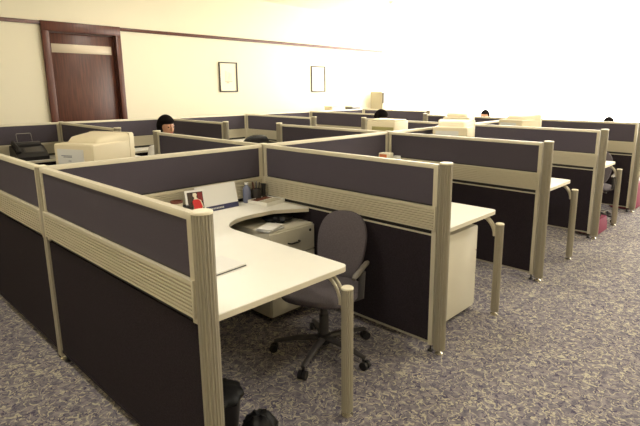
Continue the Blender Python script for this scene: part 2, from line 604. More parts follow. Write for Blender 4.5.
# ------------------------------------------------------------------ desks
def desk(xs, y0, y1, s, D, label, leg=True, leg_x=None, wing=0.845, back=0.40):
    """L desk. xs = spine, s = +1 towards the aisle, D = distance spine to open end"""
    t = thing('corner_desk', label, 'desk', (xs, y0, 0), 0, 'L-shaped cubicle desks')
    e = 0.034
    xo = D - 0.067
    yb = y1 - y0 - e
    pts = [(e, e), (xo, e)]
    for k in range(5):
        a = PI / 2 * k / 4
        pts.append((xo - 0.035 + 0.035 * math.cos(PI / 2 - (PI / 2 - a)), wing - 0.035 + 0.035 * math.sin(a)))
    if back > 0:
        cx, cy, r = back + 0.24, wing + 0.30, 0.0
        for k in range(9):
            a = -PI / 2 - PI / 2 * k / 8
            pts.append((cx + 0.24 * math.cos(a), cy + 0.30 * math.sin(a)))
        pts.append((back + 0.01, yb - 0.22))
        pts.append((back + 0.155, yb))
        pts.append((e, yb))
    else:
        pts.append((e, wing))
    poly = [(s * x, y) for x, y in pts]
    def inset(poly, k):
        n = len(poly)
        cxm = sum(p[0] for p in poly) / n
        return poly
    b = MB()
    b.mi = 0
    b.prism(poly, 0.7655, 0.770)
    b.mi = 1
    b.prism(poly, 0.741, 0.7655)
    b.build('worktop', ['top', 'edge'], t, smooth=0)
    if leg:
        lx, ly = s * (D if leg_x is None else leg_x), 0.762
        p = fluted(0.030, 16, 0.0045)
        lg = MB().loft([[(x + lx, y + ly, 0.03) for x, y in p], [(x + lx, y + ly, 0.688) for x, y in p]]).build('leg', 'post', t, smooth=25)
        MB().lathe([(0.0315, 0.688), (0.0315, 0.693), (0.028, 0.697), (0.001, 0.698)], (lx, ly, 0), 24).build('cap', 'cap', lg)
        MB().lathe([(0.024, 0.0), (0.030, 0.003), (0.030, 0.008), (0.016, 0.013), (0.009, 0.017), (0.009, 0.031)], (lx, ly, 0), 20).build('foot', 'chrome', lg)
        for dy in (-0.014, 0.014):
            pp = []
            for k in range(9):
                a = k / 8
                # quarter arc from the worktop underside down to the side of the leg
                px = -0.165 + 0.133 * math.sin(a * PI / 2)
                pz = 0.735 - 0.135 * (1 - math.cos(a * PI / 2))
                pp.append((lx + s * px, ly + dy, pz))
            b = MB()
            b.tube(pp, 0.0085, 8, flat=(0.75, 1.3))
            if dy > 0:
                b.box(min(lx + s * -0.20, lx + s * -0.14), max(lx + s * -0.20, lx + s * -0.14), ly - 0.03, ly + 0.03, 0.733, 0.7405, 0.002)
            b.build('bracket', 'rail', t)
    return t


for i in range(4):
    desk(XS, YW[i], YW[i + 1], 1, XA[i] - XS, 'cream L-shaped desk with a fluted round leg in the %s cubicle along the carpeted aisle' % ordn[i])
    desk(XS, YW[i], YW[i + 1], -1, XS - XB, 'cream L-shaped desk in the %s cubicle on the wooden door side' % ordn[i])
for s_, side in ((1, 'aisle'), (-1, 'wooden door')):
    t = desk(XS, YW[4], YW[5], s_, 1.63 if s_ > 0 else XS - XB, 'straight cream desk behind the farthest cross partition on the %s side' % side, back=0)
    b = MB().box(min(s_ * 0.04, s_ * 0.06), max(s_ * 0.04, s_ * 0.06), 0.05, 0.82, 0.0, 0.741, 0.002)
    b.build('end_panel', 'cab', t)
desk(XF, YF[0], YF[1], 1, 0.50, 'narrow cream desk along the back partition under the black fax machine', leg=False, wing=YF[1] - YF[0] - 0.036, back=0)
for i in range(1, 5):
    desk(XF, YF[i], YF[i + 1], 1, XFE - XF - (0.42 if i == 1 else 0), 'cream L-shaped desk of the back row by the picture wall, %s from the left' % ordn[i], leg=True, back=0.40, wing=0.6 if i == 1 else 0.75)


# ------------------------------------------------------------------ pedestals
def pedestal(loc, rz, label, wd=0.42, dp=0.56, ht=0.62):
    t = thing('drawer_pedestal', label, 'drawer pedestal', loc, rz, 'mobile drawer pedestals')
    z0 = 0.045
    MB().box(-dp, -0.018, -wd / 2, wd / 2, z0, z0 + ht, 0.004).build('body', 'cab', t)
    MB().box(-dp + 0.02, -0.03, -wd / 2 + 0.02, wd / 2 - 0.02, z0 - 0.02, z0).build('plinth', 'cabline', t)
    zz = [z0 + 0.004, z0 + 0.245, z0 + 0.425, z0 + ht - 0.006]
    for k in range(3):
        a, c = zz[k] + 0.003, zz[k + 1] - 0.003
        dr = MB().box(-0.017, 0.0, -wd / 2 + 0.003, wd / 2 - 0.003, a, c, 0.003).build('drawer', 'cab', t)
        h = MB()
        zc = (a + c) / 2
        h.tube([(0.0, -0.05, zc), (0.018, -0.048, zc), (0.024, -0.035, zc - 0.002), (0.024, 0.035, zc - 0.002), (0.018, 0.048, zc), (0.0, 0.05, zc)], 0.0055, 8)
        h.build('handle', 'black', dr)
    lk = MB().lathe([(0.010, 0), (0.010, 0.004), (0.001, 0.005)], seg=14).build('lock', 'black', t)
    lk.location = (0, wd / 2 - 0.045, z0 + ht - 0.045)
    lk.rotation_euler = (0, PI / 2, 0)
    for sx in (-dp + 0.05, -0.07):
        for sy in (-1, 1):
            MB().lathe([(0.012, 0.0), (0.016, 0.004), (0.016, 0.020), (0.010, 0.025)], (sx, sy * (wd / 2 - 0.05), 0), 12).build('caster', 'black', t)
    return t


pedestal((-1.06, 1.36, 0), 0, 'cream three-drawer pedestal under the nearest desk, stacked with bags and papers')
pedestal((-0.345, 1.5973 + 0.74, 0), PI / 2, 'cream drawer pedestal under the second desk, its plain side towards the aisle')


# ------------------------------------------------------------------ office chair
def chair_proto():
    t = thing('office_chair', '', 'chair', (0, 0, 0), 0, 'swivel office chairs')
    # local: faces +Y
    def seatf(n, p):
        return Vector((p.x * (1 - 0.06 * n.y), p.y, p.z + 0.012 * n.x * n.x - 0.01 * max(0, n.y)))
    secs = []
    for z, k in ((0.400, 0.90), (0.408, 0.97), (0.422, 1.0), (0.435, 0.985), (0.444, 0.93), (0.448, 0.80)):
        ring = []
        for q in range(32):
            a = 2 * PI * q / 32
            ca, sa = math.cos(a), math.sin(a)
            ring.append((0.235 * k * math.copysign(abs(ca) ** 0.65, ca), 0.02 + 0.225 * k * math.copysign(abs(sa) ** 0.65, sa), z))
        secs.append(ring)
    MB().loft(secs).build('seat', 'chair', t)
    # backrest: tall oval cushion, leaning back
    def backmesh(off, thick, sx, sz, mt, nm, parent):
        R = Matrix.Rotation(math.radians(18), 4, 'X')
        Mx = Matrix.Translation((0, -0.245, 0.385)) @ R
        b = MB()
        secs = []
        for yy, k in ((-thick, 0.86), (-thick * 0.6, 0.97), (0, 1.0), (thick * 0.6, 0.97), (thick, 0.86)):
            ring = []
            for q in range(40):
                a = 2 * PI * q / 40
                ca, sa = math.cos(a), math.sin(a)
                x = sx * k * math.copysign(abs(ca) ** 0.78, ca)
                z = sz * k * math.copysign(abs(sa) ** 0.85, sa)
                x *= 1.0 + 0.10 * (z / sz)
                p = Mx @ Vector((x, off + yy + 0.35 * x * x, 0.235 + z))
                ring.append(tuple(p))
            secs.append(ring)
        b.loft(secs)
        return b.build(nm, mt, parent)
    bk = backmesh(0, 0.028, 0.172, 0.238, 'chair', 'backrest', t)
    backmesh(-0.034, 0.012, 0.163, 0.229, 'black', 'back_shell', bk)
    MB().tube([(0, 0.02, 0.392), (0, -0.16, 0.388), (0, -0.28, 0.40), (0, -0.315, 0.46), (0, -0.375, 0.58)], 0.024, 10, flat=(1.5, 0.6)).build('back_support', 'black', t)
    MB().box(-0.10, 0.10, -0.10, 0.12, 0.375, 0.405, 0.01).build('seat_plate', 'black', t)
    MB().lathe([(0.030, 0.09), (0.030, 0.26), (0.022, 0.262), (0.022, 0.378)], seg=18).build('gas_column', 'darkgrey', t)
    for sx in (-1, 1):
        b = MB()
        x = sx * 0.25
        b.tube([(sx * 0.10, 0.02, 0.392), (sx * 0.20, 0.02, 0.396), (x, 0.02, 0.42), (x, 0.01, 0.50), (x, 0.0, 0.575)], [0.016, 0.016, 0.017, 0.017, 0.018], 10, flat=(0.7, 1.2))
        ar = b.build('armrest', 'darkgrey', t)
        b = MB()
        b.tube([(x, -0.105, 0.596), (x, -0.085, 0.597), (x, 0.12, 0.585), (x, 0.155, 0.578)], [0.012, 0.017, 0.018, 0.011], 12, flat=(1.0, 0.75))
        b.build('arm_pad', 'armgrey', ar)
    MB().tube([(-0.03, 0.05, 0.385), (-0.12, 0.09, 0.380), (-0.20, 0.12, 0.376)], [0.006, 0.006, 0.010], 8).build('height_lever', 'armgrey', t)
    hub = MB().lathe([(0.035, 0.065), (0.045, 0.075), (0.045, 0.125), (0.032, 0.135)], seg=20).build('hub', 'black', t)
    for k in range(5):
        a = math.radians(72 * k + 90)
        ca, sa = math.cos(a), math.sin(a)
        lg = MB().tube([(0.03 * ca, 0.03 * sa, 0.105), (0.17 * ca, 0.17 * sa, 0.098), (0.315 * ca, 0.315 * sa, 0.072)], [0.024, 0.021, 0.015], 10, flat=(1.0, 0.75)).build('leg', 'darkgrey', t)
        b = MB()
        for s2 in (-1, 1):
            px, py = 0.32 * ca, 0.32 * sa
            sd = Vector((-sa, ca, 0))
            c0 = Vector((px, py, 0.026)) + sd * (s2 * 0.006)
            c1 = Vector((px, py, 0.026)) + sd * (s2 * 0.024)
            b.tube([tuple(c0), tuple(c1)], 0.026, 14)
        b.tube([(0.305 * ca, 0.305 * sa, 0.03), (0.31 * ca, 0.31 * sa, 0.08)], 0.008, 8)
        b.build('caster', 'black', lg)
    return t


chair0 = chair_proto()
chair0.location = (-0.53, 1.13, 0)
chair0.rotation_euler = (0, 0, PI + math.radians(22))
chair0['label'] = 'dark grey oval-backed swivel chair pushed under the nearest desk'
fc = dup(chair0, (-5.05, 3.86, 0), PI / 2 - 0.1, 'black swivel chair back peeping above the partitions behind the nearest junction post', scale=1.14)
for c in children(fc):
    if c.name.startswith('backrest'):
        c.data = c.data.copy()
        c.data.materials[0] = M['black']
        c.scale = (1.25, 1, 1)
dup(chair0, (-0.38, 5.82, 0), PI + 0.1, 'dark swivel chair at the fourth desk along the aisle, mostly behind a partition')


# ------------------------------------------------------------------ people (seated)
def skin_mesh(verts, edges, radii, root, sub=2):
    me = bpy.data.meshes.new('skeleton')
    me.from_pydata(verts, edges, [])
    o = bpy.data.objects.new('skeleton', me)
    COL.objects.link(o)
    sk = o.modifiers.new('skin', 'SKIN')
    sk.use_smooth_shade = True
    for i, r in enumerate(radii):
        v = me.skin_vertices[0].data[i]
        v.radius = r if isinstance(r, tuple) else (r, r)
        v.use_root = (i == root)
    ss = o.modifiers.new('sub', 'SUBSURF')
    ss.levels = sub
    ss.render_levels = sub
    dg = bpy.context.evaluated_depsgraph_get()
    dg.update()
    res = bpy.data.meshes.new_from_object(o.evaluated_get(dg))
    bpy.data.objects.remove(o)
    return res


def chainmesh(parts, sub=2):
    names, V, R, E = {}, [], [], []
    for n, co, r in parts['v']:
        names[n] = len(V); V.append(co); R.append(r)
    for a, c in parts['e']:
        E.append((names[a], names[c]))
    return skin_mesh(V, E, R, names[parts['root']], sub)


def person(loc, rz, label, shirt='shirt', scale=1.0, hairy=1.0, face=True):
    t = thing('person', label, 'person', loc, rz, None)
    t.scale = (scale,) * 3
    v, e = [], []
    v += [('pel', (0, -0.02, 0.55), (0.125, 0.10)), ('sp', (0, -0.03, 0.72), (0.12, 0.09)), ('ch', (0, -0.01, 0.89), (0.14, 0.10)),
          ('nb', (0, 0.0, 1.00), (0.06, 0.055)), ('nk', (0, 0.015, 1.09), 0.048), ('hd', (0, 0.025, 1.15), 0.05)]
    e += [('pel', 'sp'), ('sp', 'ch'), ('ch', 'nb'), ('nb', 'nk'), ('nk', 'hd')]
    for s, n in ((-1, 'l'), (1, 'r')):
        v += [(n + 'sh', (s * 0.165, 0, 0.955), 0.06), (n + 'el', (s * 0.215, 0.04, 0.70), 0.042), (n + 'wr', (s * 0.13, 0.26, 0.64), 0.027),
              (n + 'pa', (s * 0.11, 0.32, 0.63), (0.032, 0.018)),
              (n + 'hp', (s * 0.09, 0.03, 0.53), 0.09), (n + 'kn', (s * 0.11, 0.42, 0.54), 0.062), (n + 'an', (s * 0.11, 0.38, 0.10), 0.04), (n + 'to', (s * 0.12, 0.50, 0.04), (0.038, 0.028))]
        e += [('ch', n + 'sh'), (n + 'sh', n + 'el'), (n + 'el', n + 'wr'), (n + 'wr', n + 'pa'), ('pel', n + 'hp'), (n + 'hp', n + 'kn'), (n + 'kn', n + 'an'), (n + 'an', n + 'to')]
    me = chainmesh({'v': v, 'e': e, 'root': 'pel'})
    bm = bmesh.new()
    bm.from_mesh(me)
    # fingers rooted in the palms
    for s in (-1, 1):
        for k, (dx, L) in enumerate(((-0.024, 0.062), (-0.008, 0.074), (0.008, 0.070), (0.024, 0.055), (-0.038, 0.045))):
            x0 = s * 0.11 + s * dx
            thumb = k == 4
            y0 = 0.30 if thumb else 0.335
            p = [(x0 * (1 if not thumb else 1), y0, 0.632), (x0 - (s * 0.014 if thumb else 0), y0 + L * 0.55, 0.630), (x0 - (s * 0.018 if thumb else 0), y0 + L, 0.616)]
            fm = skin_mesh(p, [(0, 1), (1, 2)], [0.009, 0.0085, 0.0075], 0, 1)
            bm.from_mesh(fm)
    # head
    hb = MB()

    def hf(n, p):
        # jaw narrows, back of skull fuller, face flatter
        if n.z < 0:
            k = 1 - 0.28 * (-n.z)
            p.x *= k
            p.y *= 1 - 0.12 * (-n.z)
            if n.y > 0:
                p.y += 0.012 * (-n.z)
        if n.y > 0.5:
            p.y *= 0.96
        return p
    HC = Vector((0, 0.035, 1.20))
    hb.ell(HC, (0.076, 0.095, 0.118), 24, 16, hf)
    # nose, ears, brow, chin
    hb.ell(HC + Vector((0, 0.096, -0.018)), (0.014, 0.018, 0.026), 10, 8)
    hb.ell(HC + Vector((0, 0.089, 0.018)), (0.010, 0.010, 0.024), 8, 6)
    for s in (-1, 1):
        hb.ell(HC + Vector((s * 0.076, -0.004, -0.008)), (0.009, 0.018, 0.030), 10, 8)
        hb.ell(HC + Vector((s * 0.030, 0.080, 0.024)), (0.022, 0.012, 0.007), 8, 6)
    hb.ell(HC + Vector((0, 0.072, -0.095)), (0.026, 0.022, 0.018), 10, 8)
    hm = bpy.data.meshes.new('h')
    bmesh.ops.recalc_face_normals(hb.bm, faces=hb.bm.faces)
    hb.bm.to_mesh(hm)
    hb.bm.free()
    bm.from_mesh(hm)
    bmesh.ops.recalc_face_normals(bm, faces=bm.faces)
    me2 = bpy.data.meshes.new('body')
    bm.to_mesh(me2)
    bm.free()
    me2.materials.append(M['skin'])
    me2.shade_smooth()
    body = bpy.data.objects.new('body', me2)
    COL.objects.link(body)
    body.parent = t
    # eyes and mouth
    for s in (-1, 1):
        MB().ell(HC + Vector((s * 0.030, 0.083, 0.006)), (0.012, 0.006, 0.006), 10, 6).build('eye', 'hair', body)
    MB().ell(HC + Vector((0, 0.092, -0.055)), (0.024, 0.006, 0.006), 12, 6).build('mouth', 'lip', body)
    # hair cap: covers crown, back and sides

    def hairf(n, p):
        if n.y > 0.15:
            lim = 0.42
            if n.z < lim:
                f = min(1, (lim - n.z) * 3.5) * min(1, (n.y - 0.15) * 3)
                p = p * (1 - 0.36 * f)
        if n.z < -0.45:
            p.z = max(p.z, -0.07)
            p.x *= 0.9
        return p
    MB().ell(HC + Vector((0, -0.006, 0.012)), (0.088 * hairy, 0.106 * hairy, 0.122 * hairy), 28, 18, hairf).build('hair', 'hair', t)
    # clothes
    sv = [x for x in v if x[0] in ('pel', 'sp', 'ch', 'nb', 'lsh', 'rsh', 'lel', 'rel', 'lwr', 'rwr')]
    sv = [(n, ((co[0], co[1], co[2]) if n[1:] != 'wr' else (co[0] * 1.1, co[1] - 0.04, co[2] + 0.01)), tuple(q + 0.014 for q in (r if isinstance(r, tuple) else (r, r)))) for n, co, r in sv]
    se = [x for x in e if x[0] in [q[0] for q in sv] and x[1] in [q[0] for q in sv]]
    sm = chainmesh({'v': sv, 'e': se, 'root': 'pel'})
    sm.materials.clear()
    sm.materials.append(M[shirt])
    sm.shade_smooth()
    so = bpy.data.objects.new('shirt', sm)
    COL.objects.link(so)
    so.parent = t
    tv = [x for x in v if x[0] in ('pel', 'lhp', 'rhp', 'lkn', 'rkn', 'lan', 'ran')]
    tv = [(n, co, tuple(q + 0.012 for q in (r if isinstance(r, tuple) else (r, r)))) for n, co, r in tv]
    te = [x for x in e if x[0] in [q[0] for q in tv] and x[1] in [q[0] for q in tv]]
    tm = chainmesh({'v': tv, 'e': te, 'root': 'pel'})
    tm.materials.clear()
    tm.materials.append(M['trousers'])
    tm.shade_smooth()
    to = bpy.data.objects.new('trousers', tm)
    COL.objects.link(to)
    to.parent = t
    for s in (-1, 1):
        b = MB()
        b.tube([(s * 0.11, 0.34, 0.045), (s * 0.112, 0.40, 0.055), (s * 0.118, 0.48, 0.042), (s * 0.12, 0.53, 0.03)], [0.038, 0.044, 0.042, 0.024], 14, flat=(1.0, 0.9))
        b.build('shoe', 'black', t)
    return t


person((-3.93, 1.97, 0), -PI / 2 + 0.1, 'person with short black hair and white shirt, face turned right, below the door', hairy=1.12)
dup(chair0, (-3.97, 1.97, 0), -PI / 2 + 0.1, 'swivel chair under the person in the white shirt')
person((-3.60, 5.53, 0), -PI / 2, 'person whose rounded black hair shows beside the tall beige cabinet', 'shirtdark', 0.955, 1.36)
dup(chair0, (-3.65, 5.53, 0), -PI / 2, 'swivel chair under the person beside the tall beige cabinet', scale=0.955)
person((-2.74, 7.50, 0), PI, 'person whose black hair shows above the far partition near the picture centre right', 'shirt', 0.955)
dup(chair0, (-2.74, 7.56, 0), PI, 'swivel chair under the far person near the picture centre right', scale=0.955)
person((-0.69, 7.50, 0), PI, 'person whose black hair shows above the far partition near the right edge', 'shirt', 0.915)
dup(chair0, (-0.69, 7.56, 0), PI, 'swivel chair under the far person near the right edge', scale=0.915)


# ------------------------------------------------------------------ monitors on desktop computers
def monitor_proto():
    t = thing('crt_monitor', '', 'monitor', (0, 0, 0), 0, 'beige tube monitors seen from behind')
    # local: screen faces +Y, rear faces -Y; z=0 at the foot
    MB().lathe([(0.13, 0.0), (0.13, 0.012), (0.07, 0.018), (0.07, 0.032)], seg=24).build('stand', 'crt', t)
    b = MB()
    secs = []
    for y, wd, z0, z1, r in ((-0.215, 0.395, 0.035, 0.330, 0.012), (-0.205, 0.41, 0.030, 0.342, 0.02), (0.12, 0.425, 0.030, 0.346, 0.02), (0.17, 0.44, 0.032, 0.36, 0.02)):
        secs.append([(x, y, z) for x, z in rrect(wd, z1 - z0, r, 4, 0, (z0 + z1) / 2)])
    b.loft(secs)
    body = b.build('rear_housing', 'crt', t)
    b = MB()
    secs = []
    for y, wd, z1, r in ((-0.135, 0.30, 0.335, 0.02), (-0.12, 0.31, 0.360, 0.03), (-0.085, 0.33, 0.388, 0.04), (-0.03, 0.35, 0.394, 0.045), (0.06, 0.385, 0.402, 0.045), (0.13, 0.415, 0.405, 0.04), (0.175, 0.44, 0.405, 0.03)):
        z0 = 0.20
        secs.append([(x, y, z) for x, z in rrect(wd, z1 - z0, r, 5, 0, (z0 + z1) / 2)])
    b.loft(secs)
    b.build('tube_hump', 'crt', body)
    b = MB()
    b.extr(rrect(0.446, 0.388, 0.02, 4, 0, 0.2135), 0.172, 0.222, 'y')
    bz = b.build('bezel', 'crt', t)
    MB().box(-0.17, 0.17, 0.2225, 0.226, 0.09, 0.37, 0.001).build('screen', 'glass', bz)
    MB().box(-0.17, 0.10, -0.2175, -0.2155, 0.10, 0.30).build('sticker', 'label', body)
    for x0, x1, z in ((-0.13, -0.02, 0.245), (-0.06, -0.03, 0.205), (-0.11, -0.02, 0.235), (-0.10, -0.07, 0.145), (-0.05, -0.035, 0.145), (-0.02, 0.0, 0.145)):
        MB().box(x0, x1, -0.2185, -0.2176, z, z + 0.006).build('printed_line', 'ink', body)
    return t


def computer_proto():
    t = thing('desktop_computer', '', 'computer', (0, 0, 0), 0, 'flat desktop computers under the monitors')
    MB().box(-0.205, 0.205, -0.20, 0.185, 0.008, 0.125, 0.006).build('case', 'crt', t)
    f = MB().box(-0.207, 0.207, 0.185, 0.205, 0.006, 0.127, 0.006).build('front_panel', 'crt', t)
    MB().box(0.03, 0.17, 0.2055, 0.208, 0.075, 0.10).build('disk_drive', 'crtside', f)
    for sx in (-0.17, 0.17):
        for sy in (-0.16, 0.16):
            MB().lathe([(0.012, 0), (0.012, 0.009)], (sx, sy, 0), 10).build('foot', 'black', t)
    return t


mon0, pc0 = monitor_proto(), computer_proto()
mon_spots = [
    (-2.60, 0.66, math.radians(24), 'large beige tube monitor with a grey sticker, behind the nearest long partition', 'computer case under the large stickered monitor'),
    (-1.375, 4.05, math.radians(20), 'pale beige tube monitor right of the second junction post', 'computer case under the monitor right of the second junction post'),
    (-2.32, 5.80, math.radians(20), 'beige tube monitor whose top strip shows above another pale monitor', 'computer case under the monitor seen only as a top strip'),
    (-1.375, 5.80, math.radians(-12), 'beige tube monitor furthest to the right, above the third cross partition', 'computer case under the monitor furthest to the right')]
for i, (x, y, a, lb, lb2) in enumerate(mon_spots):
    if i == 0:
        mon0.location = (x, y, 0.77 + 0.127 + 0.002)
        mon0.rotation_euler = (0, 0, a)
        mon0.scale = (0.93, 0.93, 0.96)
        mon0['label'] = lb
        pc0.location = (x, y, 0.771)
        pc0.rotation_euler = (0, 0, a)
        pc0['label'] = lb2
    else:
        dup(mon0, (x, y, 0.899), a, lb)
        dup(pc0, (x, y, 0.771), a, lb2)

# flat-topped printer on a computer case, beside the second junction post
dup(pc0, (-2.375, 4.16, 0.771), 0.0, 'computer case under the flat-topped beige printer')
t = thing('desktop_printer', 'flat-topped beige printer with an olive strip, left of the second junction post', 'printer', (-2.375, 4.16, 0.899), math.radians(2))
MB().box(-0.215, 0.215, -0.17, 0.13, 0.0, 0.345, 0.012).build('body', 'crt', t)
MB().box(-0.20, 0.20, -0.15, 0.11, 0.345, 0.362, 0.006).build('top_cover', 'crt', t)
MB().box(-0.13, 0.20, -0.174, -0.1702, 0.215, 0.275, 0.001).build('rear_slot', 'olive', t)

# ------------------------------------------------------------------ fax machine
t = thing('fax_machine', 'black fax machine with handset on the back desk at the left', 'fax machine', (-5.60, 1.03, 0.771), 0)
t.scale = (1.0, 0.82, 1.28)
# local: front towards +X, width along Y
b = MB()
b.loft([[(x, y, z) for x, z in ((0.16, 0.0), (0.165, 0.035), (0.09, 0.085), (-0.02, 0.125), (-0.13, 0.135), (-0.15, 0.10), (-0.15, 0.0))] for y in (-0.21, -0.20, 0.20, 0.21)])
b.build('body', 'black', t)
MB().box(-0.13, -0.03, -0.15, 0.19, 0.125, 0.165, 0.012).build('paper_feeder', 'darkgrey', t)
R = Matrix.Translation((0.07, 0, 0.093)) @ Matrix.Rotation(math.radians(29), 4, 'Y')
kp = MB().box(-0.05, 0.05, -0.10, 0.17, -0.003, 0.006, 0.002, mx=R).build('keypad', 'darkgrey', t)
b = MB()
for r in range(4):
    for c in range(8):
        b.box(-0.035 + r * 0.02, -0.024 + r * 0.02, -0.07 + c * 0.026, -0.054 + c * 0.026, 0.006, 0.009, mx=R)
b.build('keys', 'armgrey', kp)
b = MB()
b.tube([(0.145, -0.175, 0.085), (0.13, -0.175, 0.105), (0.03, -0.175, 0.145), (-0.07, -0.175, 0.165), (-0.10, -0.175, 0.15)], [0.028, 0.030, 0.018, 0.030, 0.026], 12, flat=(1.0, 0.7))
b.build('handset', 'black', t)
MB().tube([(-0.11, -0.10, 0.15), (-0.14, -0.10, 0.24), (-0.142, -0.09, 0.245), (-0.142, 0.09, 0.245), (-0.14, 0.10, 0.24), (-0.11, 0.10, 0.15)], 0.003, 6).build('paper_support', 'steel', t)

# ------------------------------------------------------------------ things on the nearest desk
ZT = 0.7712
# photo frame
t = thing('photo_frame', 'small white photo frame showing a figure in red on the nearest desk', 'photo frame', (-1.485, 0.868, ZT), math.radians(78))
lean = Matrix.Rotation(math.radians(-14), 4, 'X')
def LB(x0, x1, y0, y1, z0, z1, bev=0, mx=lean):
    return MB().box(x0, x1, y0, y1, z0, z1, bev, mx=mx)
# local front is -Y
LB(-0.068, 0.068, 0, 0.010, 0.001, 0.185, 0.002).build('frame', 'white', t)
ph = LB(-0.054, 0.054, -0.0015, 0.0, 0.014, 0.171).build('photo', 'darkphoto', t)
b = MB()
b.prism([(-0.022, 0.02), (0.028, 0.02), (0.034, 0.06), (0.026, 0.095), (0.016, 0.108), (-0.012, 0.108), (-0.020, 0.095), (-0.014, 0.06)], 0.0016, 0.0022)
o = b.build('red_dress_print', 'red', ph)
def stand_up(o, kx=1.0, ky=1.0):
    for v in o.data.vertices:
        x, y, z = v.co
        x, y = x * kx, y * ky
        v.co = lean @ Vector((x, -z - 0.0008, y))
stand_up(o, 1.25, 1.1)
b = MB()
b.prism([(-0.030, 0.035), (-0.022, 0.033), (-0.020, 0.06), (-0.016, 0.100), (-0.008, 0.112), (-0.006, 0.120), (-0.014, 0.132), (-0.012, 0.148), (0.004, 0.150), (0.010, 0.138), (0.006, 0.122), (0.012, 0.112), (0.030, 0.100), (0.040, 0.060), (0.033, 0.045), (0.028, 0.06), (0.018, 0.09), (-0.020, 0.09), (-0.028, 0.07)], 0.0010, 0.0016)
o = b.build('figure_print', 'mount', ph)
stand_up(o, 1.25, 1.1)
b = MB()
b.prism([(0.016, 0.110), (0.050, 0.105), (0.050, 0.165), (0.016, 0.165)], 0.0006, 0.0012)
o = b.build('corner_print', 'maroon', ph)
stand_up(o)
MB().tube([(0, 0.036, 0.10), (0, 0.085, 0.003)], 0.004, 6).build('strut', 'black', t)

# canister behind frame
t = thing('canister', 'pale canister with a brown rim left of the photo frame', 'canister', (-1.545, 0.750, ZT), 0)
MB().lathe([(0.036, 0), (0.038, 0.004), (0.038, 0.105), (0.036, 0.108)], seg=24).build('body', 'edge', t)
MB().lathe([(0.040, 0.108), (0.040, 0.122), (0.034, 0.123), (0.033, 0.110)], seg=24).build('rim', 'copper', t)
t = MB().lathe([(0.026, 0), (0.028, 0.003), (0.028, 0.078), (0.024, 0.084), (0.001, 0.085)], seg=20).build('ink_bottle', 'black')
tag(t, 'small black pot between the pale canister and the photo frame', 'pot', loc=(-1.525, 0.806, ZT))

# desk calendar
t = thing('desk_calendar', 'white desk calendar with a navy band along its foot', 'calendar', (-1.530, 1.075, ZT), math.radians(90))
R1 = Matrix.Rotation(math.radians(-14), 4, 'X')
MB().box(-0.168, 0.168, 0, 0.004, 0.001, 0.190, mx=R1).build('sheet', 'white', t)
MB().box(-0.168, 0.168, -0.0015, -0.0002, 0.003, 0.040, mx=R1).build('navy_band', 'navy', t)
b = MB()
for k in range(9):
    b.box(-0.075 + k * 0.013, -0.066 + k * 0.013, -0.0025, -0.0016, 0.014, 0.026, mx=R1)
b.build('band_print', 'label', t)
R2 = Matrix.Translation((0, 0.086, 0)) @ Matrix.Rotation(math.radians(13), 4, 'X')
MB().box(-0.160, 0.160, -0.003, 0, 0.001, 0.168, mx=R2).build('back_leaf', 'white', t)

# corner clutter
t = thing('water_bottle', 'blue grey plastic bottle in the corner of the nearest desk', 'bottle', (-1.600, 1.37, ZT), 0)
MB().lathe([(0.028, 0), (0.031, 0.004), (0.031, 0.10), (0.027, 0.115), (0.014, 0.128), (0.013, 0.14)], seg=20).build('body', 'bottle', t)
MB().lathe([(0.015, 0.14), (0.015, 0.155), (0.001, 0.156)], seg=16).build('lid', 'white', t)
t = thing('pen_holder', 'dark mesh pen holder full of pens beside the blue grey bottle', 'pen holder', (-1.595, 1.455, ZT), 0)
MB().lathe([(0.036, 0), (0.038, 0.003), (0.040, 0.095), (0.037, 0.095), (0.035, 0.008), (0.001, 0.006)], seg=20).build('cup', 'darkgrey', t)
for k, (dx, dy, m_) in enumerate(((0.02, 0.01, 'black'), (-0.015, 0.015, 'bottle'), (0.0, -0.02, 'copper'), (0.012, -0.008, 'darkgrey'), (-0.02, -0.01, 'black'))):
    MB().tube([(dx * 0.5, dy * 0.5, 0.01), (dx * 1.4, dy * 1.4, 0.15)], 0.004, 8).build('pen', m_, t)
t = thing('telephone', 'black telephone receiver base standing at the corner of the nearest desk', 'telephone', (-1.60, 1.53, ZT), math.radians(-30))
MB().box(-0.035, 0.035, -0.025, 0.025, 0, 0.03, 0.006).build('base', 'black', t)
MB().tube([(0, 0, 0.02), (0, 0.002, 0.07), (0, 0.004, 0.125)], [0.020, 0.016, 0.020], 12, flat=(1, 0.7)).build('receiver', 'black', t)
t = thing('stationery_tray', 'low cream stationery tray with brown items on the nearest desk', 'tray', (-1.475, 1.46, ZT), math.radians(8))
b = MB()
b.box(-0.10, 0.10, -0.10, 0.10, 0, 0.006, 0.001)
for q in ((-0.10, -0.095, -0.10, 0.10), (0.095, 0.10, -0.10, 0.10), (-0.10, 0.10, -0.10, -0.095), (-0.10, 0.10, 0.095, 0.10), (-0.003, 0.003, -0.095, 0.095)):
    b.box(*q, 0.004, 0.028)
b.build('tray_body', 'top', t)
b = MB()
for k in range(5):
    yy = -0.090 + k * 0.036
    b.box(-0.088, -0.012, yy, yy + 0.026, 0.007, 0.026, 0.003)
b.build('erasers', 'copper', t)
b = MB()
for k in range(3):
    yy = -0.09 + k * 0.06
    b.box(0.012, 0.085, yy, yy + 0.045, 0.007, 0.03, 0.003)
b.build('card_boxes', 'edge', t)
# notebook
t = thing('notebook', 'thin white notebook with a dark lower cover on the nearest desk', 'notebook', (-0.515, 0.385, ZT), math.radians(4))
MB().box(-0.11, 0.085, -0.105, 0.105, 0, 0.004).build('cover', 'black', t)
MB().box(-0.11, 0.083, -0.103, 0.103, 0.004, 0.012).build('pages', 'white', t)

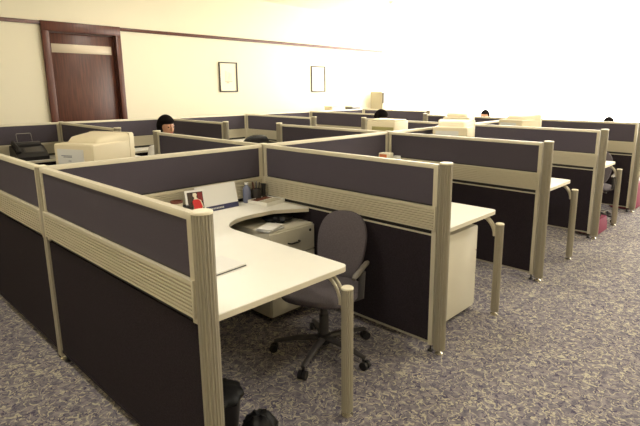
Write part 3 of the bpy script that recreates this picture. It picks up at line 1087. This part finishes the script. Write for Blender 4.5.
# stuff on the nearest pedestal
ZP = 0.667
t = MB()
def crumple(n, p):
    k = 1 + 0.16 * math.sin(7 * n.x + 3 * n.z) * math.cos(6 * n.y) + 0.10 * math.sin(13 * n.y + 5 * n.x)
    p = p * k
    p.z = max(p.z, -0.026)
    return p
o = MB().ell((0, 0, 0.027), (0.12, 0.11, 0.030), 26, 14, crumple).build('plastic_bag', 'bag')
tag(o, 'crumpled black plastic bag on top of the nearest drawer pedestal', 'bag', loc=(-1.31, 1.42, ZP + 0.001))
for k, (x, y, a, z) in enumerate(((-1.15, 1.225, 10, 0.0), (-1.155, 1.23, 24, 0.012))):
    o = MB().box(-0.06, 0.06, -0.085, 0.085, 0, 0.010, 0.001).build('paper_pad', 'white' if k else 'label')
    tag(o, 'white paper pad on the nearest pedestal, upper of the two pads' if k else 'grey paper pad on the nearest pedestal, lower of the two pads', 'paper', 'paper pads on the nearest pedestal', (x, y, ZP + 0.001 + z), math.radians(a))

# waste bin with black liner near the nearest end post
t = thing('waste_bin', 'black waste bin with a crumpled liner under the nearest desk by the end post', 'waste bin', (-0.345, 0.235, 0), 0)
t.scale = (0.92, 0.92, 0.84)
MB().lathe([(0.085, 0), (0.09, 0.003), (0.115, 0.255), (0.119, 0.262), (0.112, 0.262), (0.086, 0.012), (0.001, 0.01)], seg=28).build('bin_body', 'black', t)
def liner(n, p):
    a = math.atan2(n.y, n.x)
    k = 1 + 0.05 * math.sin(9 * a) + 0.04 * math.sin(17 * a + 4 * n.z)
    p.x *= k
    p.y *= k
    return p
MB().ell((0, 0, 0.265), (0.127, 0.127, 0.055), 40, 14, liner).build('liner', 'bag', t)

o = MB().ell((0, 0, 0.078), (0.085, 0.085, 0.078), 30, 16, lambda n, p: p * (1 + 0.10 * math.sin(8 * n.x + 5 * n.z) * math.cos(7 * n.y) + 0.06 * math.sin(15 * n.y + 9 * n.z)) if n.z > -0.6 else Vector((p.x, p.y, max(p.z, -0.076)))).build('rubbish_bag', 'bag')
tag(o, 'small crumpled black rubbish bag on the carpet beside the waste bin', 'bag', loc=(-0.165, 0.335, 0.001))

# small boxes by the second junction post
t = thing('tissue_box', 'small orange and white box behind the second cross partition', 'box', (-1.545, 3.05, 1.005 - 0.235), math.radians(10))
MB().box(-0.06, 0.06, -0.045, 0.045, 0.001, 0.235, 0.003).build('box_body', 'mount', t)
MB().box(-0.052, 0.03, -0.047, -0.0452, 0.15, 0.225).build('front_print', 'orange', t)
t = thing('white_cup', 'small white cup beside the orange box behind the second cross partition', 'cup', (-1.43, 3.08, ZT), 0)
MB().lathe([(0.025, 0), (0.028, 0.003), (0.036, 0.21), (0.033, 0.21), (0.025, 0.01), (0.001, 0.008)], seg=20).build('cup_body', 'white', t)

# white papers in the far cubicles
def paper_heap(name, x, y, label, n, sx, sy, h):
    t = thing(name, label, 'papers', (x, y, ZT), 0)
    for k in range(n):
        a = random.uniform(-0.25, 0.25)
        mx = Matrix.Rotation(a, 4, 'Z')
        MB().box(-sx, sx, -sy, sy, k * h + 0.0005, (k + 1) * h, 0.001, mx=mx).build('folder', 'white' if k % 2 == 0 else 'mount', t)
paper_heap('paper_stack', -5.58, 3.75, 'stack of white folders on the back row desk left of the far chair', 5, 0.15, 0.11, 0.014)
paper_heap('paper_stack', -5.55, 6.6, 'stack of white papers on the back row desk right of the second picture', 5, 0.15, 0.11, 0.022)
t = thing('notepad', 'small white notepad leaning by the red item at the far left', 'notepad', (-5.55, 0.68, ZT), 0)
MB().box(-0.06, 0.06, -0.05, 0.05, 0, 0.10, 0.003).build('pad_body', 'mount', t)
MB().box(0.0605, 0.063, -0.045, 0.0, 0.03, 0.09).build('red_print', 'red', t)

# magenta bags
def magenta(loc, rz, label, sx, sy, h):
    t = thing('magenta_bag', label, 'bag', loc, rz, 'magenta bags on the floor')
    b = MB()
    secs = []
    for z, k in ((0.0, 0.93), (0.01, 1.0), (h * 0.5, 0.99), (h * 0.93, 0.92), (h, 0.88)):
        secs.append([(x, y, z) for x, y in rrect(2 * sx * k, 2 * sy * k, 0.03, 4)])
    b.loft(secs)
    b.build('bag_body', 'magenta', t)
    for s in (-1, 1):
        MB().tube([(s * sx * 0.5, -sy * 0.4, h - 0.01), (s * sx * 0.55, -sy * 0.25, h + 0.07), (s * sx * 0.55, sy * 0.25, h + 0.07), (s * sx * 0.5, sy * 0.4, h - 0.01)], 0.006, 8).build('handle', 'black', t)
    return t
magenta((-0.16, 5.22, 0), 0, 'magenta bag on the carpet under the fourth desk along the aisle', 0.12, 0.20, 0.17)
magenta((-0.20, 6.86, 0), 0, 'magenta bag at the right edge beyond the fifth cross partition', 0.16, 0.20, 0.36)

# ------------------------------------------------------------------ pictures on the back wall
def picture(y0, y1, z0, z1, label, var):
    t = thing('framed_picture', label, 'picture', (X0, (y0 + y1) / 2, (z0 + z1) / 2), 0, 'framed pictures on the cream wall')
    hw, hh = (y1 - y0) / 2, (z1 - z0) / 2
    b = MB()
    f = 0.022
    b.box(0.001, 0.028, -hw, -hw + f, -hh, hh, 0.003)
    b.box(0.001, 0.028, hw - f, hw, -hh, hh, 0.003)
    b.box(0.001, 0.028, -hw + f, hw - f, hh - f, hh, 0.003)
    b.box(0.001, 0.028, -hw + f, hw - f, -hh, -hh + f, 0.003)
    b.build('frame', 'frame', t)
    m_ = MB().box(0.002, 0.010, -hw + f, hw - f, -hh + f, hh - f).build('mount', 'mount', t)
    b = MB()
    rnd = random.Random(var)
    if var == 1:
        for k in range(5):
            yy = -0.07 + k * 0.032
            b.box(0.0101, 0.0105, yy, yy + 0.010, -0.10 + 0.01 * k, 0.12 - 0.012 * k)
        b.box(0.0101, 0.0106, -0.08, 0.09, -0.09, -0.076)
        b.box(0.0101, 0.0106, -0.05, 0.02, -0.12, -0.095)
    else:
        for k in range(3):
            yy = 0.00 + k * 0.035
            b.box(0.0101, 0.0105, yy, yy + 0.008, -0.07, 0.08 - 0.03 * k)
        b.box(0.0101, 0.0106, -0.07, -0.01, -0.085, -0.07)
    b.build('sketch', 'sketch', m_)
picture(4.79, 5.21, 1.575, 2.145, 'dark framed faint sketch on the cream wall, left of the two', 1)
picture(7.25, 7.70, 1.565, 2.146, 'dark framed faint sketch on the cream wall, right of the two', 2)

# ------------------------------------------------------------------ cabinets behind the back row
t = thing('low_cabinet', 'long low cream cabinet between the back partition and the picture wall', 'cabinet', (-6.72, 7.75, 0), 0)
MB().box(-0.22, 0.22, -0.75, 0.75, 0.06, 1.08, 0.004).build('body', 'cab', t)
MB().box(-0.20, 0.20, -0.73, 0.73, 0.0, 0.06).build('plinth', 'cabline', t)
for k in range(3):
    dd = MB().box(0.221, 0.238, -0.745 + k * 0.4975, -0.755 + (k + 1) * 0.4975, 0.07, 1.07, 0.003).build('door', 'cab', t)
    MB().tube([(0.238, -0.30 + k * 0.4975, 0.55), (0.252, -0.30 + k * 0.4975, 0.56), (0.252, -0.30 + k * 0.4975, 0.64), (0.238, -0.30 + k * 0.4975, 0.65)], 0.005, 8).build('handle', 'steel', dd)
t = thing('storage_box', 'dark storage box with a pale lid on the low cabinet under the right picture', 'box', (-6.68, 8.33, 1.081), 0)
MB().box(-0.12, 0.12, -0.14, 0.14, 0, 0.12, 0.004).build('box_body', 'darkgrey', t)
MB().box(-0.125, 0.125, -0.145, 0.145, 0.12, 0.155, 0.004).build('lid', 'label', t)
t = thing('storage_box', 'beige storage box on the low cabinet, left of the dark box', 'box', (-6.68, 7.62, 1.081), 0)
MB().box(-0.12, 0.12, -0.14, 0.14, 0, 0.14, 0.004).build('box_body', 'crt', t)
MB().box(-0.125, 0.125, -0.145, 0.145, 0.141, 0.16, 0.004).build('lid', 'crt', t)
t = thing('tall_cabinet', 'tall beige louvred cabinet in the far corner by the picture wall', 'cabinet', (-6.70, 9.50, 0), 0)
MB().box(-0.20, 0.17, -0.22, 0.22, 0.05, 1.56, 0.006).build('body', 'crtside', t)
MB().box(-0.18, 0.15, -0.20, 0.20, 0.0, 0.05).build('plinth', 'cabline', t)
dd = MB().box(0.171, 0.188, -0.215, 0.215, 0.07, 1.55, 0.003).build('door', 'crtside', t)
b = MB()
for k in range(9):
    b.box(0.188, 0.193, -0.19 + k * 0.045, -0.175 + k * 0.045, 0.9, 1.5)
b.build('louvres', 'crt', dd)
MB().box(0.188, 0.212, -0.215, -0.175, 1.28, 1.54, 0.003).build('handle', 'darkgrey', dd)
